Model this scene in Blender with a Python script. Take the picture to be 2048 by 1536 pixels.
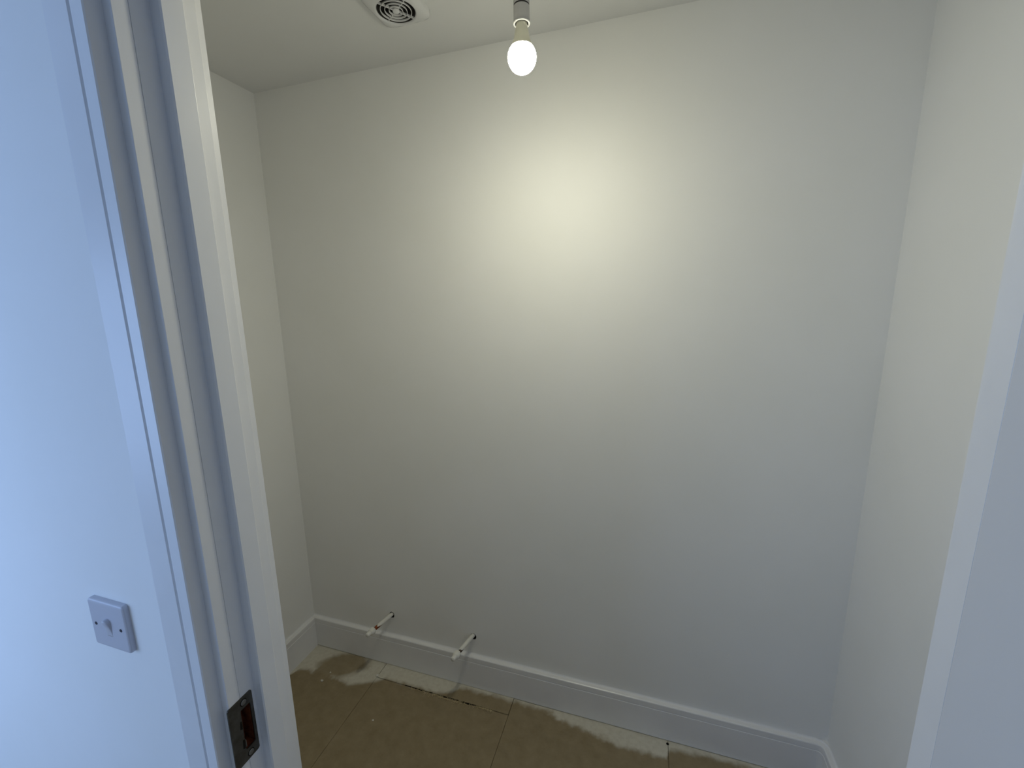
import bpy, bmesh, math, random
from mathutils import Matrix, Vector, noise as mnoise

random.seed(7)
scene = bpy.context.scene
col = scene.collection
for o in list(bpy.data.objects):
    bpy.data.objects.remove(o, do_unlink=True)

# ------------------------------------------------------------------ camera
# metres; x runs along the far wall, y into the little room, z up; the phone is held at (0, 0, 1.6)
CAM_Z = 1.6035
F_PX, YAW, PITCH, ROLL = 857.08, -0.310022, 0.189633, -0.016213
cd = bpy.data.cameras.new('camera')
cd.sensor_fit = 'HORIZONTAL'
cd.sensor_width = 36.0
cd.lens = 36.0 * F_PX / 2048.0
cd.clip_start = 0.01
cam = bpy.data.objects.new('camera', cd)
col.objects.link(cam)
fwd = Vector((math.sin(YAW) * math.cos(PITCH), math.cos(YAW) * math.cos(PITCH), -math.sin(PITCH)))
rt0 = Vector((math.cos(YAW), -math.sin(YAW), 0))
up0 = rt0.cross(fwd)
rt = math.cos(ROLL) * rt0 + math.sin(ROLL) * up0
up = math.cos(ROLL) * up0 - math.sin(ROLL) * rt0
cam.matrix_world = Matrix(((rt.x, up.x, -fwd.x, 0), (rt.y, up.y, -fwd.y, 0), (rt.z, up.z, -fwd.z, CAM_Z), (0, 0, 0, 1)))
scene.camera = cam

# ------------------------------------------------------------------ world, daylight, exposure
w = bpy.data.worlds.new('overcast_sky')
scene.world = w
w.use_nodes = True
w.node_tree.nodes['Background'].inputs[0].default_value = (0.45, 0.62, 1.0, 1)
w.node_tree.nodes['Background'].inputs[1].default_value = 0.6
vs = scene.view_settings
vs.view_transform = 'Standard'
vs.look = 'None'
vs.gamma = 1.0
vs.exposure = 0.0
vs.use_curve_mapping = False

BULB_STRENGTH = 50.0
BULB_END_STRENGTH = 600.0      # an LED bulb shines hardest out of its rounded end
BULB_COLOR = (1.0, 0.97, 0.76)
DAY_ENERGY = 19.5
DAY_COLOR = (0.38, 0.585, 1.0)

# daylight entering the hall through the tall window behind the photographer, to the left
WIN_X0, WIN_X1, WIN_Z0, WIN_Z1 = -3.25, -1.15, 0.68, 1.90
HALL_Y = -0.75
ld = bpy.data.lights.new('window_daylight', 'AREA')
ld.shape = 'RECTANGLE'
ld.size = WIN_X1 - WIN_X0 - 0.1
ld.size_y = WIN_Z1 - WIN_Z0 - 0.1
ld.energy = DAY_ENERGY
ld.color = DAY_COLOR
day = bpy.data.objects.new('window_daylight', ld)
col.objects.link(day)
day.location = ((WIN_X0 + WIN_X1) / 2, HALL_Y - 0.035, (WIN_Z0 + WIN_Z1) / 2)
day.rotation_euler = (math.radians(90), 0, 0)        # an area light shines down its -z: turn it to +y

# ------------------------------------------------------------------ materials
MATS = {}


def principled(name, color, rough=0.6, metallic=0.0, spec=0.5):
    m = bpy.data.materials.new(name)
    m.use_nodes = True
    b = m.node_tree.nodes['Principled BSDF']
    b.inputs['Base Color'].default_value = (*color, 1)
    b.inputs['Roughness'].default_value = rough
    b.inputs['Metallic'].default_value = metallic
    b.inputs['Specular IOR Level'].default_value = spec
    MATS[name] = m
    return m, m.node_tree, b


def N(nt, kind, **kw):
    n = nt.nodes.new(kind)
    for k, v in kw.items():
        setattr(n, k, v)
    return n


def add_bump(nt, b, scale, strength, dist=0.001, detail=3.0):
    g = N(nt, 'ShaderNodeNewGeometry')
    t = N(nt, 'ShaderNodeTexNoise')
    t.inputs['Scale'].default_value = scale
    t.inputs['Detail'].default_value = detail
    nt.links.new(g.outputs['Position'], t.inputs['Vector'])
    bp = N(nt, 'ShaderNodeBump')
    bp.inputs['Strength'].default_value = strength
    bp.inputs['Distance'].default_value = dist
    nt.links.new(t.outputs['Fac'], bp.inputs['Height'])
    nt.links.new(bp.outputs['Normal'], b.inputs['Normal'])


def mottle(nt, b, c1, c2, scale, detail=4.0, lo=0.35, hi=0.65):
    g = N(nt, 'ShaderNodeNewGeometry')
    t = N(nt, 'ShaderNodeTexNoise')
    t.inputs['Scale'].default_value = scale
    t.inputs['Detail'].default_value = detail
    nt.links.new(g.outputs['Position'], t.inputs['Vector'])
    r = N(nt, 'ShaderNodeValToRGB')
    r.color_ramp.elements[0].position = lo
    r.color_ramp.elements[0].color = (*c1, 1)
    r.color_ramp.elements[1].position = hi
    r.color_ramp.elements[1].color = (*c2, 1)
    nt.links.new(t.outputs['Fac'], r.inputs[0])
    nt.links.new(r.outputs[0], b.inputs['Base Color'])
    return r


m, nt, b = principled('matt_wall_paint', (0.80, 0.80, 0.78), 0.75, spec=0.25)
mottle(nt, b, (0.89, 0.89, 0.87), (0.91, 0.91, 0.90), 3.0)
add_bump(nt, b, 260.0, 0.10, 0.0006)
m, nt, b = principled('ceiling_paint', (0.74, 0.74, 0.72), 0.85, spec=0.2)
mottle(nt, b, (0.84, 0.84, 0.825), (0.86, 0.86, 0.85), 3.0)
add_bump(nt, b, 260.0, 0.10, 0.0006)
m, nt, b = principled('satin_wood_paint', (0.78, 0.78, 0.79), 0.28, spec=0.45)
mottle(nt, b, (0.845, 0.845, 0.855), (0.865, 0.865, 0.875), 12.0)
add_bump(nt, b, 90.0, 0.05, 0.0006)
m, nt, b = principled('door_paint', (0.74, 0.74, 0.75), 0.55, spec=0.4)
add_bump(nt, b, 120.0, 0.05, 0.0005)
m, nt, b = principled('gap_shade', (0.06, 0.05, 0.04), 0.95, spec=0.1)  # near-black, so the shade inside the pipe holes is in the colour
mottle(nt, b, (0.03, 0.025, 0.02), (0.07, 0.06, 0.05), 120.0)
m, nt, b = principled('mortice_wood', (0.16, 0.035, 0.015), 0.8, spec=0.15)
mottle(nt, b, (0.10, 0.02, 0.008), (0.22, 0.06, 0.02), 90.0)
m, nt, b = principled('switch_plastic', (0.60, 0.60, 0.66), 0.32)
add_bump(nt, b, 500.0, 0.02, 0.0002)
m, nt, b = principled('switch_screw_steel', (0.05, 0.05, 0.07), 0.45, 0.6)
add_bump(nt, b, 900.0, 0.05, 0.0002)
m, nt, b = principled('strike_plate_steel', (0.13, 0.125, 0.11), 0.42, 0.75)
mottle(nt, b, (0.075, 0.07, 0.058), (0.12, 0.115, 0.10), 60.0)
m, nt, b = principled('strike_screw_steel', (0.22, 0.21, 0.19), 0.4, 0.7)
add_bump(nt, b, 900.0, 0.05, 0.0002)
m, nt, b = principled('fan_plastic', (0.74, 0.74, 0.74), 0.16, spec=0.6)
add_bump(nt, b, 300.0, 0.02, 0.0002)
m, nt, b = principled('fan_duct_shade', (0.10, 0.10, 0.095), 0.7)  # near-black, puts the shade behind the grille into the colour
mottle(nt, b, (0.035, 0.034, 0.03), (0.07, 0.068, 0.06), 60.0)
m, nt, b = principled('holder_plastic', (0.52, 0.51, 0.50), 0.5)
add_bump(nt, b, 600.0, 0.06, 0.0003)
m, nt, b = principled('holder_rim_plastic', (0.82, 0.82, 0.80), 0.35)
add_bump(nt, b, 600.0, 0.02, 0.0002)
m, nt, b = principled('holder_seam', (0.03, 0.028, 0.026), 0.6)
add_bump(nt, b, 600.0, 0.05, 0.0002)
m, nt, b = principled('bulb_housing', (0.74, 0.72, 0.58), 0.45)
add_bump(nt, b, 600.0, 0.02, 0.0002)
m, nt, b = principled('white_cable', (0.72, 0.72, 0.70), 0.5)
add_bump(nt, b, 600.0, 0.02, 0.0002)
m, nt, b = principled('painted_pipe', (0.80, 0.79, 0.74), 0.45)
add_bump(nt, b, 140.0, 0.4, 0.0008)
m, nt, b = principled('bare_copper', (0.30, 0.085, 0.04), 0.45, 0.85)
mottle(nt, b, (0.16, 0.06, 0.035), (0.42, 0.12, 0.05), 140.0)
m, nt, b = principled('tarnished_copper', (0.10, 0.075, 0.05), 0.5, 0.7)
mottle(nt, b, (0.06, 0.05, 0.035), (0.16, 0.11, 0.07), 140.0)
m, nt, b = principled('pipe_cap_plastic', (0.82, 0.81, 0.76), 0.4)
add_bump(nt, b, 400.0, 0.05, 0.0003)
m, nt, b = principled('plaster', (0.75, 0.73, 0.66), 0.9, spec=0.1)
add_bump(nt, b, 300.0, 0.5, 0.0006)
m, nt, b = principled('screw_hole_dark', (0.015, 0.013, 0.01), 0.9, spec=0.1)
add_bump(nt, b, 300.0, 0.2, 0.0004)
m, nt, b = principled('splinter_wood', (0.52, 0.42, 0.24), 0.8, spec=0.2)
mottle(nt, b, (0.42, 0.33, 0.18), (0.60, 0.50, 0.32), 200.0)
m, nt, b = principled('hall_floor', (0.33, 0.27, 0.19), 0.7)
mottle(nt, b, (0.46, 0.46, 0.46), (0.54, 0.54, 0.54), 20.0)
m, nt, b = principled('hinge_steel', (0.4, 0.4, 0.4), 0.35, 0.9)
add_bump(nt, b, 400.0, 0.03, 0.0002)

m, nt, b = principled('light_globe', (0.9, 0.9, 0.85), 0.4)
b.inputs['Emission Color'].default_value = (*BULB_COLOR, 1)
b.inputs['Emission Strength'].default_value = BULB_STRENGTH
m, nt, b = principled('light_globe_end', (0.9, 0.9, 0.85), 0.4)
b.inputs['Emission Color'].default_value = (*BULB_COLOR, 1)
b.inputs['Emission Strength'].default_value = BULB_END_STRENGTH

m = bpy.data.materials.new('window_glass')
m.use_nodes = True
nt = m.node_tree
nt.nodes.clear()
out = N(nt, 'ShaderNodeOutputMaterial')
tr = N(nt, 'ShaderNodeBsdfTransparent')
gl = N(nt, 'ShaderNodeBsdfGlossy')
gl.inputs['Roughness'].default_value = 0.02
lw = N(nt, 'ShaderNodeLayerWeight')
lw.inputs['Blend'].default_value = 0.15
mx = N(nt, 'ShaderNodeMixShader')
nt.links.new(lw.outputs['Fresnel'], mx.inputs[0])
nt.links.new(tr.outputs[0], mx.inputs[1])
nt.links.new(gl.outputs[0], mx.inputs[2])
nt.links.new(mx.outputs[0], out.inputs[0])
MATS['window_glass'] = m

# chipboard with white plaster dust and paint along the skirting: the patch has its own ragged outline
BACK = 1.412                     # room-side face of the far baseboard
DUST = [(-1.47, 0.20), (-1.45, 0.185), (-1.435, 0.14), (-1.40, 0.125), (-1.35, 0.14), (-1.335, 0.12), (-1.26, 0.125),
        (-1.22, 0.13), (-1.16, 0.138), (-1.06, 0.092), (-1.03, 0.066), (-0.955, 0.067), (-0.843, 0.066), (-0.78, 0.070),
        (-0.72, 0.044), (-0.70, 0.018), (-0.58, 0.013), (-0.437, 0.012), (-0.32, 0.012), (-0.30, 0.022), (-0.233, 0.042),
        (-0.102, 0.056), (-0.039, 0.070), (0.06, 0.066), (0.110, 0.069), (0.127, 0.066), (0.133, 0.030), (0.25, 0.018), (0.60, 0.012)]
m, nt, b = principled('chipboard', (0.3, 0.24, 0.15), 0.75, spec=0.25)
L = nt.links.new
geo = N(nt, 'ShaderNodeNewGeometry')
wob = N(nt, 'ShaderNodeTexNoise')
wob.inputs['Scale'].default_value = 28.0
wob.inputs['Detail'].default_value = 5.0
L(geo.outputs['Position'], wob.inputs['Vector'])


def M2(op, a, c):
    n = N(nt, 'ShaderNodeMath', operation=op)
    for i, v in enumerate((a, c)):
        if isinstance(v, (int, float)):
            n.inputs[i].default_value = v
        else:
            L(v, n.inputs[i])
    return n.outputs[0]


sep = N(nt, 'ShaderNodeSeparateXYZ')
L(geo.outputs['Position'], sep.inputs[0])
wx = M2('MULTIPLY', M2('SUBTRACT', wob.outputs['Fac'], 0.5), 0.05)
xx = M2('ADD', sep.outputs['X'], wx)
# boundary depth as a function of x: a ramp used as a 1-D lookup table
tx = M2('DIVIDE', M2('ADD', xx, 1.47), 2.07)
ramp = N(nt, 'ShaderNodeValToRGB')
cr = ramp.color_ramp
cr.interpolation = 'LINEAR'
while len(cr.elements) > 1:
    cr.elements.remove(cr.elements[-1])
for i, (x, d) in enumerate(DUST):
    p = (x + 1.47) / 2.07
    e = cr.elements[0] if i == 0 else cr.elements.new(p)
    e.position = p
    e.color = (d * 4, d * 4, d * 4, 1)
L(tx, ramp.inputs[0])
depth = M2('SUBTRACT', BACK, sep.outputs['Y'])
rgb = N(nt, 'ShaderNodeSeparateColor')
L(ramp.outputs[0], rgb.inputs[0])
lim = M2('DIVIDE', rgb.outputs[0], 4.0)
lim = M2('ADD', lim, M2('MULTIPLY', M2('SUBTRACT', wob.outputs['Fac'], 0.5), 0.04))
edge = N(nt, 'ShaderNodeMapRange')
edge.interpolation_type = 'SMOOTHSTEP'
edge.inputs['From Min'].default_value = -0.014
edge.inputs['From Max'].default_value = 0.014
L(M2('SUBTRACT', lim, depth), edge.inputs['Value'])


def ellipse(cx, cy, rx, ry, rot, soft):
    # 1 inside an ellipse on the floor, 0 outside
    c, s = math.cos(rot), math.sin(rot)
    dx = M2('SUBTRACT', xx, cx)
    dy = M2('SUBTRACT', sep.outputs['Y'], cy)
    u = M2('DIVIDE', M2('ADD', M2('MULTIPLY', dx, c), M2('MULTIPLY', dy, s)), rx)
    v = M2('DIVIDE', M2('SUBTRACT', M2('MULTIPLY', dy, c), M2('MULTIPLY', dx, s)), ry)
    r = M2('SQRT', M2('ADD', M2('MULTIPLY', u, u), M2('MULTIPLY', v, v)), 0.0)
    mr = N(nt, 'ShaderNodeMapRange')
    mr.interpolation_type = 'SMOOTHSTEP'
    mr.inputs['From Min'].default_value = 1.0 + soft
    mr.inputs['From Max'].default_value = 1.0 - soft
    L(r, mr.inputs['Value'])
    return mr.outputs[0]


bare = M2('MAXIMUM', ellipse(-1.258, 1.352, 0.115, 0.062, 0.35, 0.25), ellipse(-1.315, 1.292, 0.048, 0.040, 0.3, 0.2))
mask = M2('MULTIPLY', edge.outputs[0], M2('SUBTRACT', 1.0, M2('MULTIPLY', bare, 0.93)))
wear = N(nt, 'ShaderNodeTexNoise')
wear.inputs['Scale'].default_value = 60.0
wear.inputs['Detail'].default_value = 6.0
L(geo.outputs['Position'], wear.inputs['Vector'])
wr = N(nt, 'ShaderNodeMapRange')
wr.inputs['From Min'].default_value = 0.25
wr.inputs['From Max'].default_value = 0.6
wr.inputs['To Min'].default_value = 0.80
wr.inputs['To Max'].default_value = 1.0
L(wear.outputs['Fac'], wr.inputs['Value'])
mask = M2('MULTIPLY', mask, wr.outputs[0])
# chip flecks
chip = N(nt, 'ShaderNodeTexNoise')
chip.inputs['Scale'].default_value = 22.0
chip.inputs['Detail'].default_value = 8.0
chip.inputs['Roughness'].default_value = 0.65
L(geo.outputs['Position'], chip.inputs['Vector'])
cr2 = N(nt, 'ShaderNodeValToRGB')
cr2.color_ramp.elements[0].position = 0.3
cr2.color_ramp.elements[0].color = (0.255, 0.200, 0.118, 1)
cr2.color_ramp.elements[1].position = 0.7
cr2.color_ramp.elements[1].color = (0.330, 0.265, 0.165, 1)
L(chip.outputs['Fac'], cr2.inputs[0])
mixc = N(nt, 'ShaderNodeMix', data_type='RGBA')
L(mask, mixc.inputs['Factor'])
L(cr2.outputs[0], mixc.inputs['A'])
mixc.inputs['B'].default_value = (0.66, 0.63, 0.54, 1)
L(mixc.outputs['Result'], b.inputs['Base Color'])
bp = N(nt, 'ShaderNodeBump')
bp.inputs['Strength'].default_value = 0.12
bp.inputs['Distance'].default_value = 0.001
L(chip.outputs['Fac'], bp.inputs['Height'])
L(bp.outputs['Normal'], b.inputs['Normal'])


# ------------------------------------------------------------------ helpers
def obj(name, bm, mat, parent=None, smooth=False, mats=None):
    bmesh.ops.recalc_face_normals(bm, faces=bm.faces)
    me = bpy.data.meshes.new(name)
    bm.to_mesh(me)
    bm.free()
    for mm in (mats or [mat]):
        me.materials.append(MATS[mm])
    if smooth:
        for p in me.polygons:
            p.use_smooth = True
    o = bpy.data.objects.new(name, me)
    col.objects.link(o)
    if parent:
        o.parent = parent
        o.matrix_parent_inverse = Matrix.Identity(4)
        o.location = Vector((0, 0, 0)) - parent.location if parent.type == 'EMPTY' and not parent.parent else Vector((0, 0, 0))
    return o


def empty(name, loc):
    o = bpy.data.objects.new(name, None)
    o.location = loc
    o.empty_display_size = 0.05
    col.objects.link(o)
    return o


def tag(o, label=None, cat=None, group=None, kind=None):
    if label:
        o['label'] = label
    if cat:
        o['category'] = cat
    if group:
        o['group'] = group
    if kind:
        o['kind'] = kind
    return o


def box(bm, x0, x1, y0, y1, z0, z1, bevel=0.0, seg=2):
    r = bmesh.ops.create_cube(bm, size=1.0)
    vs_ = r['verts']
    for v in vs_:
        v.co = Vector(((x0 + x1) / 2 + v.co.x * (x1 - x0), (y0 + y1) / 2 + v.co.y * (y1 - y0), (z0 + z1) / 2 + v.co.z * (z1 - z0)))
    if bevel:
        es = list({e for v in vs_ for e in v.link_edges})
        bmesh.ops.bevel(bm, geom=es, offset=bevel, segments=seg, affect='EDGES', profile=0.5)


def prism(bm, pts, place, t0, t1, caps=True):
    # sweep a closed 2-D outline from t0 to t1; place(u, v, t) gives the 3-D point
    a = [bm.verts.new(place(u, v, t0)) for u, v in pts]
    c = [bm.verts.new(place(u, v, t1)) for u, v in pts]
    n = len(pts)
    for i in range(n):
        bm.faces.new((a[i], a[(i + 1) % n], c[(i + 1) % n], c[i]))
    if caps:
        bm.faces.new(a)
        bm.faces.new(c)


def lathe(bm, prof, origin, axis, seg=40, cap0=False, cap1=False):
    # prof: (radius, distance along axis)
    axis = Vector(axis).normalized()
    q = Vector((0, 0, 1)).rotation_difference(axis)
    rings = []
    for r, t in prof:
        if r < 1e-6:
            rings.append([bm.verts.new(Vector(origin) + axis * t)])
        else:
            rings.append([bm.verts.new(Vector(origin) + q @ Vector((r * math.cos(2 * math.pi * k / seg), r * math.sin(2 * math.pi * k / seg), t))) for k in range(seg)])
    for a, c in zip(rings, rings[1:]):
        for k in range(seg):
            k2 = (k + 1) % seg
            if len(a) == 1:
                bm.faces.new((a[0], c[k], c[k2]))
            elif len(c) == 1:
                bm.faces.new((a[k], a[k2], c[0]))
            else:
                bm.faces.new((a[k], a[k2], c[k2], c[k]))
    if cap0 and len(rings[0]) > 1:
        bm.faces.new(rings[0])
    if cap1 and len(rings[-1]) > 1:
        bm.faces.new(rings[-1])


def cut(o, cutters, cut_mat):
    # real holes: boolean difference, baked into the mesh
    o.data.materials.append(MATS[cut_mat])
    for c in cutters:
        c.data.materials.clear()
        c.data.materials.append(MATS[cut_mat])
        md = o.modifiers.new('cut', 'BOOLEAN')
        md.operation = 'DIFFERENCE'
        md.object = c
        md.solver = 'EXACT'
        md.material_mode = 'TRANSFER'
    bpy.context.view_layer.update()
    dg = bpy.context.evaluated_depsgraph_get()
    me = bpy.data.meshes.new_from_object(o.evaluated_get(dg))
    o.modifiers.clear()
    o.data = me
    for c in cutters:
        bpy.data.objects.remove(c, do_unlink=True)


# ------------------------------------------------------------------ room shell
CEIL = 2.3965
XL, XR, YB = -1.4705, 0.622, 1.43          # left wall, right wall, far wall
WALL_Y0, WALL_Y1 = 0.394, 0.500            # hall face and room face of the doorway wall
LIN_L, LIN_R, LIN_T = -0.5938, 0.2925, 2.004  # faces of the door lining
LT = 0.030                                 # lining thickness
HX0, HX1 = -3.45, 1.25                     # hall ends

PIPES = [(-1.0376, 0.2476), (-0.6469, 0.2382)]

bm = bmesh.new()
box(bm, XL - 0.10, XR + 0.10, YB, YB + 0.10, -0.02, CEIL + 0.02)
wall_back = obj('wall_back', bm, 'matt_wall_paint')
cutters = []
for i, (px, pz) in enumerate(PIPES):
    bm = bmesh.new()
    pts = []
    for k in range(22):
        a = 2 * math.pi * k / 22
        r = 0.0132 + 0.0022 * mnoise.noise(Vector((math.cos(a) * 1.3 + i * 7, math.sin(a) * 1.3, 0.4)))
        pts.append((px + 0.003 + r * math.cos(a) * (0.92 if i == 0 else 0.95), pz - (0.0015 if i == 0 else 0.0035) + r * math.sin(a) * 1.12))
    prism(bm, pts, lambda u, v, t: Vector((u, t, v)), YB - 0.02, YB + 0.085)
    cutters.append(obj('cutter', bm, 'gap_shade'))
cut(wall_back, cutters, 'gap_shade')
tag(wall_back, 'plain white far wall lit by the bare bulb, two pipe holes low down', 'wall', kind='structure')

bm = bmesh.new()
box(bm, XL - 0.10, XL, WALL_Y1, YB, -0.02, CEIL + 0.02)
tag(obj('wall_left', bm, 'matt_wall_paint'), 'narrow white side wall behind the left door jamb', 'wall', kind='structure')
bm = bmesh.new()
box(bm, XR, XR + 0.10, WALL_Y1, YB, -0.02, CEIL + 0.02)
tag(obj('wall_right', bm, 'matt_wall_paint'), 'white side wall at the right, catching bluish daylight', 'wall', kind='structure')
bm = bmesh.new()
box(bm, HX0, LIN_L - LT, WALL_Y0, WALL_Y1, -0.02, CEIL)
box(bm, LIN_R + LT, HX1, WALL_Y0, WALL_Y1, -0.02, CEIL)
box(bm, LIN_L - LT, LIN_R + LT, WALL_Y0, WALL_Y1, LIN_T + LT, CEIL)
tag(obj('wall_front', bm, 'matt_wall_paint'), 'bluish daylit hall wall that carries the light switch', 'wall', kind='structure')

# hall behind the photographer
bm = bmesh.new()
yb0, yb1 = HALL_Y - 0.10, HALL_Y
box(bm, HX0, WIN_X0, yb0, yb1, -0.02, CEIL)
box(bm, WIN_X1, HX1, yb0, yb1, -0.02, CEIL)
box(bm, WIN_X0, WIN_X1, yb0, yb1, -0.02, WIN_Z0)
box(bm, WIN_X0, WIN_X1, yb0, yb1, WIN_Z1, CEIL)
tag(obj('wall_hall', bm, 'matt_wall_paint'), 'white hall wall opposite the doorway with a tall window', 'wall', kind='structure')
for nm, x0, x1, lab in (('wall_hall_left', HX0 - 0.1, HX0, 'white end wall of the hall beyond the window'),
                        ('wall_hall_right', HX1, HX1 + 0.1, 'white end wall of the hall behind the open door')):
    bm = bmesh.new()
    box(bm, x0, x1, HALL_Y - 0.10, WALL_Y1, -0.02, CEIL)
    tag(obj(nm, bm, 'matt_wall_paint'), lab, 'wall', kind='structure')

# tall window in the hall
wn = empty('window_1', ((WIN_X0 + WIN_X1) / 2, HALL_Y - 0.05, WIN_Z0))
tag(wn, 'tall white-framed hall window letting in blue daylight', 'window', kind='structure')
bm = bmesh.new()
for a in ((WIN_X0, WIN_X0 + 0.05, WIN_Z0, WIN_Z1), (WIN_X1 - 0.05, WIN_X1, WIN_Z0, WIN_Z1),
          (WIN_X0 + 0.05, WIN_X1 - 0.05, WIN_Z0, WIN_Z0 + 0.05), (WIN_X0 + 0.05, WIN_X1 - 0.05, WIN_Z1 - 0.05, WIN_Z1)):
    box(bm, a[0], a[1], HALL_Y - 0.08, HALL_Y - 0.02, a[2], a[3])
obj('window_frame', bm, 'satin_wood_paint', wn)
bm = bmesh.new()
box(bm, WIN_X0 + 0.05, WIN_X1 - 0.05, HALL_Y - 0.054, HALL_Y - 0.048, WIN_Z0 + 0.05, WIN_Z1 - 0.05)
obj('pane', bm, 'window_glass', wn)

# ceiling, with the duct hole of the extractor fan
FX, FY = -0.682, 1.164
bm = bmesh.new()
box(bm, HX0 - 0.1, HX1 + 0.1, HALL_Y - 0.10, YB + 0.1, CEIL + 0.0, CEIL + 0.06)
ceiling = obj('ceiling', bm, 'ceiling_paint')
bm = bmesh.new()
lathe(bm, [(0.0535, -0.02), (0.0535, 0.10)], (FX, FY, CEIL), (0, 0, 1), 48, True, True)
cut(ceiling, [obj('cutter', bm, 'fan_duct_shade')], 'fan_duct_shade')
tag(ceiling, 'plain white painted ceiling', 'ceiling', kind='structure')

# floor: 600 mm chipboard sheets running into the room, with a cut access strip along the far wall
bm = bmesh.new()
box(bm, HX0 - 0.1, HX1 + 0.1, HALL_Y - 0.1, YB + 0.1, -0.08, -0.018)
floor = obj('floor', bm, 'gap_shade')
tag(floor, 'brown chipboard floor with white dust along the skirting', 'floor', kind='structure')
G = 0.0006


def board(x0, x1, y0, y1, z1=0.0, rz=0.0):
    bm = bmesh.new()
    box(bm, x0 + G, x1 - G, y0 + G, y1 - G, -0.018, z1, 0.0007, 1)
    o = obj('board', bm, 'chipboard', floor)
    return o


J1, J2, J3 = -1.072, -0.466, 0.130
HATCH = 1.338
board(XL, J1, WALL_Y0, YB)
board(J1, J2, WALL_Y0, HATCH)
board(J1 + 0.0015, J2 - 0.0005, HATCH + 0.0008, YB, 0.0012)
board(J2, J3, WALL_Y0, YB)
board(J3, XR, WALL_Y0, YB)
for k in range(8):
    x0 = HX0 + 0.6 * k
    if x0 < HX1:
        board(x0, min(x0 + 0.6, HX1), HALL_Y, WALL_Y0)

# frayed, torn chipboard along the saw cut: far too many splinters to count
bm = bmesh.new()
for k in range(150):
    c = random.random()
    x = -0.90 + (0.26 * random.random() if c < 0.35 else 0.10 + 0.27 * random.random())
    L_ = random.uniform(0.006, 0.024)
    a = random.uniform(-2.6, -0.6) if random.random() < 0.6 else random.uniform(-0.25, 0.15)
    y = HATCH - random.uniform(-0.003, 0.007)
    wd = random.uniform(0.0006, 0.0014)
    d = Vector((math.cos(a), math.sin(a), random.uniform(0.0, 0.25))) * L_
    nrm = Vector((-math.sin(a), math.cos(a), 0)) * wd
    p = Vector((x, y, 0.0006))
    v = [bm.verts.new(p + nrm), bm.verts.new(p - nrm), bm.verts.new(p + Vector((0, 0, 0.0012))), bm.verts.new(p + d)]
    for f in ((0, 1, 2), (0, 1, 3), (1, 2, 3), (2, 0, 3)):
        bm.faces.new([v[i] for i in f])
for (xa, xb, dy) in ((-0.775, -0.70, -0.008), (-0.60, -0.535, -0.003), (-0.70, -0.66, -0.010)):
    n = 8
    for s in range(n):
        x0 = xa + (xb - xa) * s / n
        box(bm, x0, x0 + (xb - xa) / n * 1.05, HATCH + dy - 0.0012 + random.uniform(-.0006, .0006), HATCH + dy + 0.0012, 0.0, 0.0016)
o = obj('frayed_edge', bm, 'splinter_wood', floor)
tag(o, 'pale frayed splinters along a saw cut in the chipboard', kind='stuff')
bm = bmesh.new()
for (xa, xb, wmax) in ((-0.93, -0.80, 0.004), (-0.78, -0.70, 0.005), (-0.69, -0.605, 0.006)):
    n = 9
    top = [(xa + (xb - xa) * s / n, HATCH + 0.0015 + random.uniform(-.0006, .0006)) for s in range(n + 1)]
    bot = [(xa + (xb - xa) * s / n, HATCH - wmax * math.sin(math.pi * s / n) * random.uniform(.5, 1) - .0003) for s in range(n, -1, -1)]
    prism(bm, top + bot, lambda u, v, t: Vector((u, v, t)), -0.0004, 0.0013)
obj('saw_cut', bm, 'screw_hole_dark', floor)
bm = bmesh.new()
lathe(bm, [(0.0042, 0.0), (0.0050, 0.0014), (0.0030, 0.0018), (0.0, 0.0014)], (0.1285, 1.400, -0.0004), (0, 0, 1), 10, True)  # near-black disc added in place of a nail hole
o = obj('nail_hole_disc', bm, 'screw_hole_dark', floor)
tag(o, 'dark disc standing in for a nail hole beside a floor joint')

# skirting: grooved square profile, back piece swept round the right-hand corner
SK_T, SK_H = 0.018, 0.149


def skirt_profile(h=SK_H, z0=0.0):
    # (distance out from wall, height)
    return [(0.0, z0), (SK_T, z0), (SK_T, 0.1215), (SK_T - 0.0016, 0.1228), (SK_T - 0.0016, 0.1246), (SK_T, 0.1260), (SK_T, h - 0.0045),
            (SK_T - 0.001, h - 0.0018), (SK_T - 0.0035, h - 0.0005), (0.006, h), (0.003, h + 0.0008), (0.0012, h + 0.0028), (0.0, h + 0.006)]


def sweep(bm, frames, prof):
    # frames: (point on wall, outward normal)
    rings = []
    for p, n in frames:
        rings.append([bm.verts.new(Vector((p[0] + n[0] * u, p[1] + n[1] * u, v))) for u, v in prof])
    k = len(prof)
    for a, c in zip(rings, rings[1:]):
        for i in range(k):
            bm.faces.new((a[i], a[(i + 1) % k], c[(i + 1) % k], c[i]))
    bm.faces.new(rings[0])
    bm.faces.new(rings[-1])


bm = bmesh.new()
R = 0.034
fr = [((XL, YB), (0, -1)), ((XR - R, YB), (0, -1))]
for k in range(1, 9):
    a = math.pi / 2 * k / 8
    fr.append(((XR - R + R * math.sin(a), YB - R + R * math.cos(a)), (-math.sin(a), -math.cos(a))))
sweep(bm, fr, skirt_profile(z0=0.0032))
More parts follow.
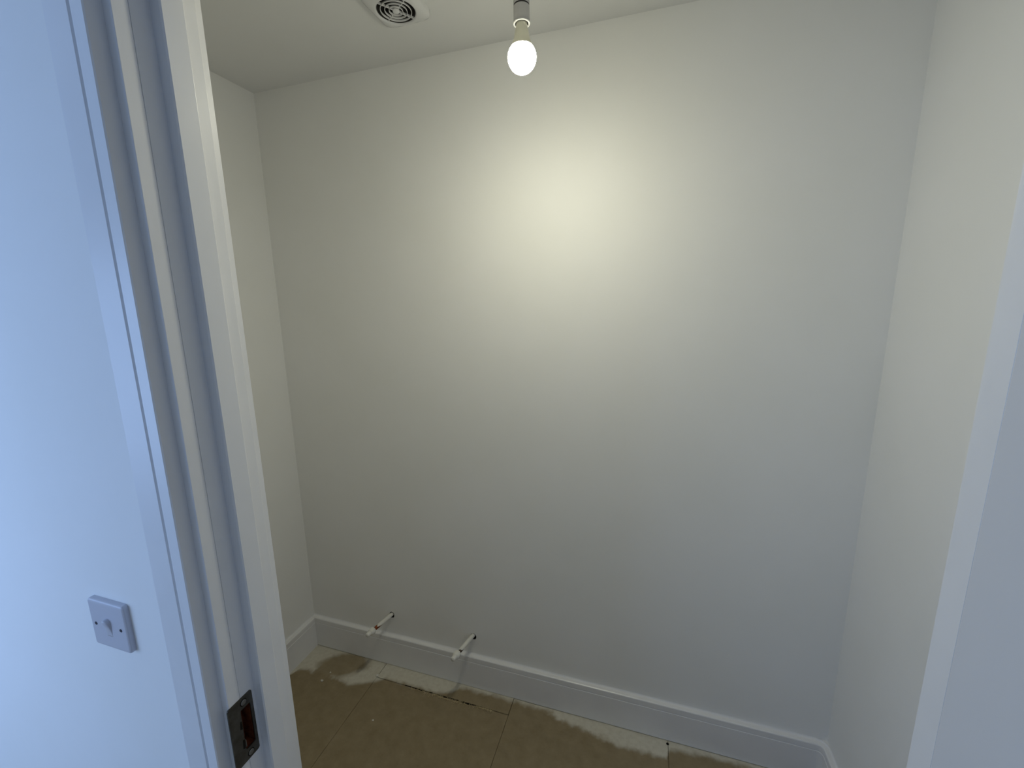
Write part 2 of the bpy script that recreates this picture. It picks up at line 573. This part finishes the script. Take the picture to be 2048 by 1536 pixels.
# plaster filling the space behind the rounded corner piece
pts = [(XR, YB)] + [(XR - R + R * math.sin(math.pi / 2 * k / 8), YB - R + R * math.cos(math.pi / 2 * k / 8)) for k in range(9)]
prism(bm, pts, lambda u, v, t: Vector((u, v, t)), 0.0022, SK_H + 0.004)
tag(obj('baseboard_back', bm, 'satin_wood_paint'), 'white grooved skirting board along the far wall under the pipes', 'skirting', kind='structure')
bm = bmesh.new()
sweep(bm, [((XL, WALL_Y1), (1, 0)), ((XL, YB - SK_T - 0.0002), (1, 0))], skirt_profile())
tag(obj('baseboard_left', bm, 'satin_wood_paint'), 'white skirting board on the left side wall', 'skirting', kind='structure')
bm = bmesh.new()
sweep(bm, [((XR, WALL_Y1), (-1, 0)), ((XR, YB - R), (-1, 0))], skirt_profile(z0=0.0032))
tag(obj('baseboard_right', bm, 'satin_wood_paint'), 'white skirting board on the right side wall', 'skirting', kind='structure')

# ------------------------------------------------------------------ door frame
df = empty('door_1', (LIN_L, WALL_Y0, 0.0))
tag(df, 'white painted door frame with grooved architrave and dark strike plate', 'door frame', kind='structure')
Zup = lambda u, v, t: Vector((u, v, t))
STOP_X = 0.0168
STOP_Y0, STOP_Y1 = 0.438, 0.4695
AR_T, AR_W, AR_M = 0.020, 0.0695, 0.0138     # architrave thickness, width, margin


def jamb_profile(side):
    # plan outline of one lining board, with a hairline joint down its rebate and eased arrises
    s = 1 if side == 'left' else -1
    f = LIN_L if side == 'left' else LIN_R
    e = 0.0016
    out_ = [(f - s * LT, WALL_Y0), (f - s * 0.0005, WALL_Y0), (f, WALL_Y0 + 0.0005)]
    if side == 'left':
        out_ += [(f, 0.4128), (f - 0.0008, 0.4130), (f - 0.0008, 0.4133), (f, 0.4135)]
    out_ += [(f, WALL_Y1 - e), (f - s * e, WALL_Y1), (f - s * LT, WALL_Y1)]
    return out_


bm = bmesh.new()
prism(bm, jamb_profile('left'), Zup, 0.0, LIN_T + LT)
jamb = obj('lining_jamb', bm, 'satin_wood_paint', df)
bm = bmesh.new()
box(bm, LIN_L - 0.022, LIN_L + 0.02, 0.4095, 0.4275, 0.8975, 0.9725)
c = obj('cutter', bm, 'mortice_wood')
cut(jamb, [c], 'mortice_wood')
bm = bmesh.new()
prism(bm, jamb_profile('right'), Zup, 0.0, LIN_T + LT)
obj('lining_jamb', bm, 'satin_wood_paint', df)
bm = bmesh.new()
box(bm, LIN_L, LIN_R, WALL_Y0, WALL_Y1, LIN_T, LIN_T + LT, 0.0012, 1)
obj('lining_head', bm, 'satin_wood_paint', df)


def stop_profile(f, s):
    e = 0.0018
    return [(f, STOP_Y0), (f + s * (STOP_X - e), STOP_Y0), (f + s * STOP_X, STOP_Y0 + e), (f + s * STOP_X, STOP_Y1 - e), (f + s * (STOP_X - e), STOP_Y1), (f, STOP_Y1)]


for f, s in ((LIN_L, 1), (LIN_R, -1)):
    bm = bmesh.new()
    prism(bm, stop_profile(f, s), Zup, 0.0, LIN_T)
    obj('door_stop', bm, 'satin_wood_paint', df)
bm = bmesh.new()
box(bm, LIN_L + STOP_X, LIN_R - STOP_X, STOP_Y0, STOP_Y1, LIN_T - STOP_X, LIN_T, 0.0015, 1)
obj('door_stop', bm, 'satin_wood_paint', df)


def arch_profile(edge, s, y_wall, d):
    # s: direction from inner edge away from the opening; d: +1 proud to -y (hall), -1 proud to +y (room)
    P = [(0, 0), (0, AR_T - 0.0015), (0.0015, AR_T), (0.0205, AR_T), (0.0215, AR_T - 0.0035), (0.0250, AR_T - 0.0035), (0.0260, AR_T),
         (AR_W - 0.003, AR_T), (AR_W, AR_T - 0.003), (AR_W, 0)]
    return [(edge + s * u, y_wall - d * v) for u, v in P]


for yw, d in ((WALL_Y0, 1), (WALL_Y1, -1)):
    for edge_, s in ((LIN_L - AR_M, -1), (LIN_R + AR_M, 1)):
        bm = bmesh.new()
        prism(bm, arch_profile(edge_, s, yw, d), Zup, 0.0, LIN_T + AR_M)
        obj('architrave', bm, 'satin_wood_paint', df)
    bm = bmesh.new()
    prism(bm, arch_profile(LIN_T + AR_M, 1, yw, d), lambda u, v, t: Vector((t, v, u)), LIN_L - AR_M - AR_W, LIN_R + AR_M + AR_W)
    obj('architrave', bm, 'satin_wood_paint', df)

# strike plate on the left jamb
SX = LIN_L
y0, y1, z0, z1 = 0.3898, 0.4322, 0.8775, 0.9925
hy0, hy1, hz0, hz1 = 0.4098, 0.4272, 0.8978, 0.9722


def rrect(a0, a1, b0, b1, r, n=4):
    P = []
    for cx, cy, s in ((a1 - r, b1 - r, 0), (a0 + r, b1 - r, 1), (a0 + r, b0 + r, 2), (a1 - r, b0 + r, 3)):
        for k in range(n + 1):
            t = math.pi / 2 * (s + k / n)
            P.append((cx + r * math.cos(t), cy + r * math.sin(t)))
    return P


bm = bmesh.new()
outer = rrect(y0, y1, z0, z1, 0.004)
inner = rrect(hy0, hy1, hz0, hz1, 0.0012)
ro = [[bm.verts.new((x_, u, v)) for u, v in outer] for x_ in (SX - 0.0005, SX + 0.0014)]
ri = [[bm.verts.new((x_, u, v)) for u, v in inner] for x_ in (SX - 0.0005, SX + 0.0014)]
n = len(outer)
for k in range(n):
    k2 = (k + 1) % n
    bm.faces.new((ro[0][k], ro[0][k2], ro[1][k2], ro[1][k]))
    bm.faces.new((ri[0][k], ri[0][k2], ri[1][k2], ri[1][k]))
    bm.faces.new((ro[1][k], ro[1][k2], ri[1][k2], ri[1][k]))
    bm.faces.new((ro[0][k], ro[0][k2], ri[0][k2], ri[0][k]))
plate = obj('strike_plate', bm, 'strike_plate_steel', df)
tag(plate, 'dark steel strike plate with a reddish wood mortice')
for zc, h in ((0.9475, 0.012), (0.9120, 0.014)):
    bm = bmesh.new()
    prism(bm, [(hy0 - 0.0045, zc - h / 2), (hy0 - 0.001, zc - h / 2 - 0.002), (hy0 - 0.0005, zc + h / 2), (hy0 - 0.003, zc + h / 2 + 0.001)], lambda u, v, t: Vector((t, u, v)), SX + 0.0008, SX + 0.0019)
    obj('adjusting_slot', bm, 'screw_hole_dark', plate)
bm = bmesh.new()
prism(bm, [(hy0 + 0.0006, 0.9035), (hy0 + 0.0016, 0.9035), (hy0 + 0.0016, 0.9165), (hy0 + 0.0006, 0.9165)], lambda u, v, t: Vector((t, u, v)), SX - 0.004, SX + 0.0018)
obj('tongue', bm, 'strike_screw_steel', plate)
for yc, zc in ((0.4165, 0.9825), (0.4165, 0.8868)):
    bm = bmesh.new()
    lathe(bm, [(0.0046, 0.0), (0.0046, 0.0012), (0.0034, 0.0019), (0.0, 0.0020)], (SX + 0.0010, yc, zc), (1, 0, 0), 20)
    lathe(bm, [(0.0058, -0.0002), (0.0058, 0.0005), (0.0046, 0.0007)], (SX + 0.0010, yc, zc), (1, 0, 0), 20)
    sc = obj('screw', bm, 'strike_screw_steel', plate, mats=['strike_screw_steel', 'screw_hole_dark'])
    for p in sc.data.polygons:
        c_ = p.center
        if (c_.y - yc) ** 2 + (c_.z - zc) ** 2 > 0.0046 ** 2:
            p.material_index = 1

# ------------------------------------------------------------------ open door leaf, hinged on the right jamb and swung 90 degrees into the hall
dl = empty('door_2', (0.269, 0.0, 0.0))
tag(dl, 'plain white door leaf standing open at the right edge', 'door', kind='structure')
bm = bmesh.new()
box(bm, 0.2450, 0.291, -0.44, 0.3915, 0.006, 1.998, 0.002, 2)
obj('door_leaf', bm, 'door_paint', dl)
for zc in (0.25, 1.0, 1.78):
    bm = bmesh.new()
    lathe(bm, [(0.0055, -0.05), (0.0055, 0.05)], (0.2975, 0.385, zc), (0, 0, 1), 14, True, True)
    box(bm, 0.2912, 0.2965, 0.355, 0.3925, zc - 0.05, zc + 0.05)
    obj('hinge', bm, 'hinge_steel', dl, True)

# ------------------------------------------------------------------ light switch on the hall wall
SWX, SWZ = -0.8265, 1.0906
SW0 = WALL_Y0
sw = empty('light_switch', (SWX, SW0, SWZ))
tag(sw, 'square white plastic light switch on the bluish wall beside the doorway', 'light switch')
bm = bmesh.new()
half = 0.0432
rings = []
for hw, r, y in ((half, 0.005, SW0), (half, 0.005, SW0 - 0.0062), (half - 0.0006, 0.0048, SW0 - 0.0078), (half - 0.0022, 0.004, SW0 - 0.0089), (half - 0.0045, 0.003, SW0 - 0.0092)):
    rings.append([bm.verts.new((u, y, v)) for u, v in rrect(SWX - hw, SWX + hw, SWZ - hw, SWZ + hw, r, 5)])
for a, c in zip(rings, rings[1:]):
    for k in range(len(a)):
        k2 = (k + 1) % len(a)
        bm.faces.new((a[k], a[k2], c[k2], c[k]))
bm.faces.new(rings[0])
bm.faces.new(rings[-1])
fp = obj('face_plate', bm, 'switch_plastic', sw)
# rocker: a small tongue whose rounded top stands proud and whose foot sinks into the plate
bm = bmesh.new()
yf = SW0 - 0.0092
rw, rz0, rz1 = 0.0075, -0.0190, 0.0135
nn = 14
sections = []
for k in range(nn + 1):
    t = k / nn
    z = rz0 + (rz1 - rz0) * t
    proud = 0.0003 + 0.0082 * t ** 1.5
    wdt = rw
    if t > 0.75:
        q = (t - 0.75) / 0.25
        wdt = rw * math.sqrt(max(0.0, 1 - (q * 0.93) ** 2))
        proud *= 1.0 - 0.25 * q * q
    sec = []
    for j in range(9):
        a = math.pi * j / 8
        sec.append(bm.verts.new((SWX - wdt * math.cos(a), yf + 0.0002 - proud * (math.sin(a) ** 0.45 if 0 < j < 8 else 0.0), SWZ + z)))
    sections.append(sec)
for a, c in zip(sections, sections[1:]):
    for j in range(8):
        bm.faces.new((a[j], a[j + 1], c[j + 1], c[j]))
bm.faces.new(sections[-1])
bm.faces.new(sections[0])
obj('rocker', bm, 'switch_plastic', sw, True)
for sx in (-0.0302, 0.0302):
    bm = bmesh.new()
    lathe(bm, [(0.0030, 0.0), (0.0030, 0.0004), (0.0026, 0.0007), (0.0, 0.0007)], (SWX + sx, yf + 0.0001, SWZ - 0.0012), (0, -1, 0), 18)
    s_ = obj('screw', bm, 'switch_screw_steel', sw)
    tag(s_, 'dark screw head')

# ------------------------------------------------------------------ pendant lamp with a bare bulb
LX, LY, LZ = -0.2772, 0.970, CAM_Z + 0.5165 * 0.970
pl = empty('pendant_lamp', (LX, LY, CEIL))
tag(pl, 'glowing bare bulb hanging in a grey pendant lampholder', 'lamp')
bm = bmesh.new()
lathe(bm, [(0.0, 0.0), (0.038, 0.0), (0.038, -0.010), (0.034, -0.018), (0.014, -0.024), (0.006, -0.030), (0.0, -0.030)], (LX, LY, CEIL), (0, 0, 1), 40)
obj('ceiling_rose', bm, 'white_cable', pl, True)
RIM = LZ + 0.0615
bm = bmesh.new()
lathe(bm, [(0.0033, CEIL - 0.029 - LZ), (0.0033, RIM + 0.078 - LZ)], (LX, LY, LZ), (0, 0, 1), 14, True, True)
obj('flex', bm, 'white_cable', pl, True)
bm = bmesh.new()
o_ = RIM - LZ
lathe(bm, [(0.0134, o_ + 0.004), (0.0134, o_), (0.0166, o_), (0.0170, o_ + 0.0005), (0.0167, o_ + 0.0015), (0.0166, o_ + 0.0305), (0.0155, o_ + 0.0315), (0.0134, o_ + 0.0315), (0.0134, o_ + 0.004)], (LX, LY, LZ), (0, 0, 1), 48)
hs = obj('lampholder_skirt', bm, 'holder_plastic', pl)
bm = bmesh.new()
lathe(bm, [(0.0150, o_ - 0.0008), (0.0166, o_ - 0.0010), (0.0175, o_ + 0.0003), (0.0173, o_ + 0.0014), (0.0160, o_ + 0.0006), (0.0150, o_ - 0.0008)], (LX, LY, LZ), (0, 0, 1), 48)
obj('rim', bm, 'holder_rim_plastic', hs, True)
bm = bmesh.new()
lathe(bm, [(0.0150, o_ + 0.0310), (0.0158, o_ + 0.0312), (0.0158, o_ + 0.0342), (0.0150, o_ + 0.0345)], (LX, LY, LZ), (0, 0, 1), 40, True, True)  # near-black ring filling the seam between skirt and cap
obj('seam_ring', bm, 'holder_seam', hs, True)
bm = bmesh.new()
lathe(bm, [(0.0, o_ + 0.0340), (0.0160, o_ + 0.0340), (0.0166, o_ + 0.0350), (0.0162, o_ + 0.058), (0.0150, o_ + 0.066), (0.0085, o_ + 0.074), (0.0050, o_ + 0.080), (0.0, o_ + 0.080)], (LX, LY, LZ), (0, 0, 1), 48)
obj('lampholder_cap', bm, 'holder_plastic', pl)
GLOBE_TOP = 0.019
bm = bmesh.new()
lathe(bm, [(0.0, o_ + 0.014), (0.0110, o_ + 0.014), (0.0112, o_ - 0.002), (0.0118, o_ - 0.006), (0.0136, o_ - 0.012), (0.0150, o_ - 0.018), (0.0166, 0.034), (0.0196, 0.026), (0.0228, GLOBE_TOP)], (LX, LY, LZ), (0, 0, 1), 40)
bh = obj('bulb', bm, 'bulb_housing', pl, True)
bm = bmesh.new()
prof = []
for k in range(17):
    t = k / 16
    if t < 0.3:
        zz = GLOBE_TOP * (1 - t / 0.3)
        r = 0.030 * math.sqrt(max(0, 1 - (zz / 0.0292) ** 2))
    else:
        a = (t - 0.3) / 0.7 * math.pi / 2
        zz = -0.0305 * math.sin(a)
        r = 0.030 * math.cos(a)
    prof.append((r if k < 16 else 0.0, zz))
lathe(bm, prof, (LX, LY, LZ), (0, 0, 1), 40)
g_ = obj('globe', bm, 'light_globe', bh, True, mats=['light_globe', 'light_globe_end'])
for p in g_.data.polygons:
    if p.center.z < LZ - 0.0205:
        p.material_index = 1
tag(g_, 'glowing white globe')

# ------------------------------------------------------------------ extractor fan on the ceiling
FZ = CEIL
fan = empty('extractor_fan', (FX, FY, FZ))
tag(fan, 'square white extractor fan cover with round ringed grille on the ceiling', 'extractor fan')
bm = bmesh.new()
RO = 0.0508
segs = 64


def plate_ring(hw, r, z, bulge):
    P = []
    for k in range(segs):
        a = 2 * math.pi * (k + 0.5) / segs
        c, s = math.cos(a), math.sin(a)
        # superellipse outline: a square with soft, slightly bowed sides
        e = bulge
        rad = hw / ((abs(c) ** e + abs(s) ** e) ** (1 / e))
        P.append(bm.verts.new((FX + rad * c, FY + rad * s, z)))
    return P


def circ(r, z):
    return [bm.verts.new((FX + r * math.cos(2 * math.pi * (k + 0.5) / segs), FY + r * math.sin(2 * math.pi * (k + 0.5) / segs), z)) for k in range(segs)]


DOME = 0.0085
rr = [plate_ring(0.0715, 0, FZ, 9), plate_ring(0.0718, 0, FZ - 0.0125, 9), plate_ring(0.0702, 0, FZ - 0.0170, 8), plate_ring(0.064, 0, FZ - 0.0220, 5),
      circ(0.0565, FZ - 0.0185 - DOME), circ(0.0525, FZ - 0.0172 - DOME), circ(RO, FZ - 0.0145 - DOME), circ(RO, FZ + 0.004)]
for a, c in zip(rr, rr[1:]):
    for k in range(segs):
        k2 = (k + 1) % segs
        bm.faces.new((a[k], a[k2], c[k2], c[k]))
cp = obj('cover_plate', bm, 'fan_plastic', fan, True, mats=['fan_plastic', 'fan_duct_shade'])
for p in cp.data.polygons:
    if math.hypot(p.center.x - FX, p.center.y - FY) < RO + 0.0005:
        p.material_index = 1  # cover's white inner wall coloured dark: painted shade in the grille gaps
for r_ in (0.0410, 0.0296, 0.0182):
    bm = bmesh.new()
    lathe(bm, [(r_ - 0.0006, -0.0120), (r_ - 0.0008, -0.0166), (r_, -0.0172), (r_ + 0.0008, -0.0166), (r_ + 0.0006, -0.0120), (r_ - 0.0006, -0.0120)], (FX, FY, FZ - DOME), (0, 0, 1), 56)
    obj('grille_ring', bm, 'fan_plastic', fan, True)
bm = bmesh.new()
lathe(bm, [(0.0, -0.0190), (0.006, -0.0186), (0.0085, -0.0175), (0.0097, -0.0150), (0.0097, -0.0100), (0.0, -0.0100)], (FX, FY, FZ - DOME), (0, 0, 1), 36)
obj('grille_hub', bm, 'fan_plastic', fan, True)
for ang in (236, 326, 56, 146):
    a = math.radians(ang)
    bm = bmesh.new()
    u = Vector((math.cos(a), math.sin(a), 0))
    v = Vector((-math.sin(a), math.cos(a), 0)) * 0.0009
    c0 = Vector((FX, FY, FZ - DOME))
    q = [c0 + u * 0.009 + v, c0 + u * 0.009 - v, c0 + u * (RO + 0.0005) - v, c0 + u * (RO + 0.0005) + v]
    lo = [bm.verts.new(p - Vector((0, 0, 0.0160))) for p in q]
    hi = [bm.verts.new(p - Vector((0, 0, 0.0105))) for p in q]
    for k in range(4):
        bm.faces.new((lo[k], lo[(k + 1) % 4], hi[(k + 1) % 4], hi[k]))
    bm.faces.new(lo)
    bm.faces.new(hi)
    obj('grille_vane', bm, 'fan_plastic', fan)
bm = bmesh.new()
lathe(bm, [(0.0522, 0.0005), (0.0522, 0.050), (0.0, 0.050)], (FX, FY, FZ), (0, 0, 1), 40)
obj('duct', bm, 'fan_duct_shade', fan, True)

# ------------------------------------------------------------------ two capped pipe stubs coming out of the far wall
labels = ('white-painted pipe stub with bare reddish copper by its cap, nearer the corner',
          'white-painted pipe stub with small dark bare patch, farther from the corner')
for i, (px, pz) in enumerate(PIPES):
    # direction measured from the photo: about 133 mm out of the wall and 28 mm to the left
    dirv = Vector((-0.028, -0.134, 0.0)).normalized()
    base = Vector((px, YB, pz))
    t = empty('pipe_stub', base)
    tag(t, labels[i], 'pipe', 'capped pipe stubs')
    PR = 0.0075
    bm = bmesh.new()
    lathe(bm, [(PR, -0.07), (PR, 0.112)], base, dirv, 20, True, True)
    obj('pipe', bm, 'bare_copper' if i == 0 else 'tarnished_copper', t, True)
    # coat of paint with a slanting, ragged end
    bm = bmesh.new()
    q = Vector((0, 0, 1)).rotation_difference(dirv)
    seg, nst = 24, 12
    rings = []
    for s in range(nst + 1):
        ring = []
        for k in range(seg):
            a = 2 * math.pi * k / seg
            d = q @ Vector((math.cos(a), math.sin(a), 0))
            # the paint runs farther along the upper left than on the underside
            if i == 0:
                end = 0.067 + 0.006 * d.x + 0.018 * d.z + 0.003 * math.sin(3 * a)
            else:
                end = 0.085 + 0.010 * d.z - 0.004 * d.x + 0.0025 * math.sin(3 * a + 1)
            tt = -0.065 + (end + 0.065) * s / nst
            rad = PR + (0.0007 if s < nst else 0.0)
            rad += 0.0003 * mnoise.noise(Vector((tt * 90, math.cos(a) * 2 + i * 5, math.sin(a) * 2)))
            ring.append(bm.verts.new(base + d * rad + dirv * tt))
        rings.append(ring)
    for a_, c_ in zip(rings, rings[1:]):
        for k in range(seg):
            k2 = (k + 1) % seg
            bm.faces.new((a_[k], a_[k2], c_[k2], c_[k]))
    obj('paint_coat', bm, 'painted_pipe', t, True)
    bm = bmesh.new()
    lathe(bm, [(0.0078, 0.102), (0.0132, 0.1025), (0.0142, 0.105), (0.0142, 0.118), (0.0128, 0.122), (0.0104, 0.124), (0.0094, 0.125), (0.0094, 0.137), (0.0080, 0.1405), (0.0, 0.141)], base, dirv, 28, True)
    obj('end_cap', bm, 'pipe_cap_plastic', t, True)

# ------------------------------------------------------------------ crumbs of plaster on the boards
for (cx, cy, r, lab) in ((-1.2893, 1.2528, 0.0052, 'largest white plaster crumb on the floorboard near the left corner'),
                         (-1.2842, 1.2997, 0.0030, 'tiny plaster crumb beside the bare brown patch'),
                         (-0.9673, 1.1634, 0.0034, 'single white plaster crumb out on the brown boards'),
                         (-1.074, 1.345, 0.0062, 'pale plaster lump at the end of the floor joint')):
    bm = bmesh.new()
    bmesh.ops.create_icosphere(bm, subdivisions=2, radius=r)
    for v in bm.verts:
        k = 1 + 0.45 * mnoise.noise(v.co * 260 + Vector((cx * 50, cy * 50, 0)))
        v.co = Vector((v.co.x * k * 1.2, v.co.y * k, max(v.co.z * k * 0.7, -r * 0.35)))
    zmin = min(v.co.z for v in bm.verts)
    for v in bm.verts:
        v.co += Vector((cx, cy, -zmin))
    o = obj('plaster_crumb', bm, 'plaster', None, True)
    tag(o, lab, 'crumb', 'plaster crumbs')
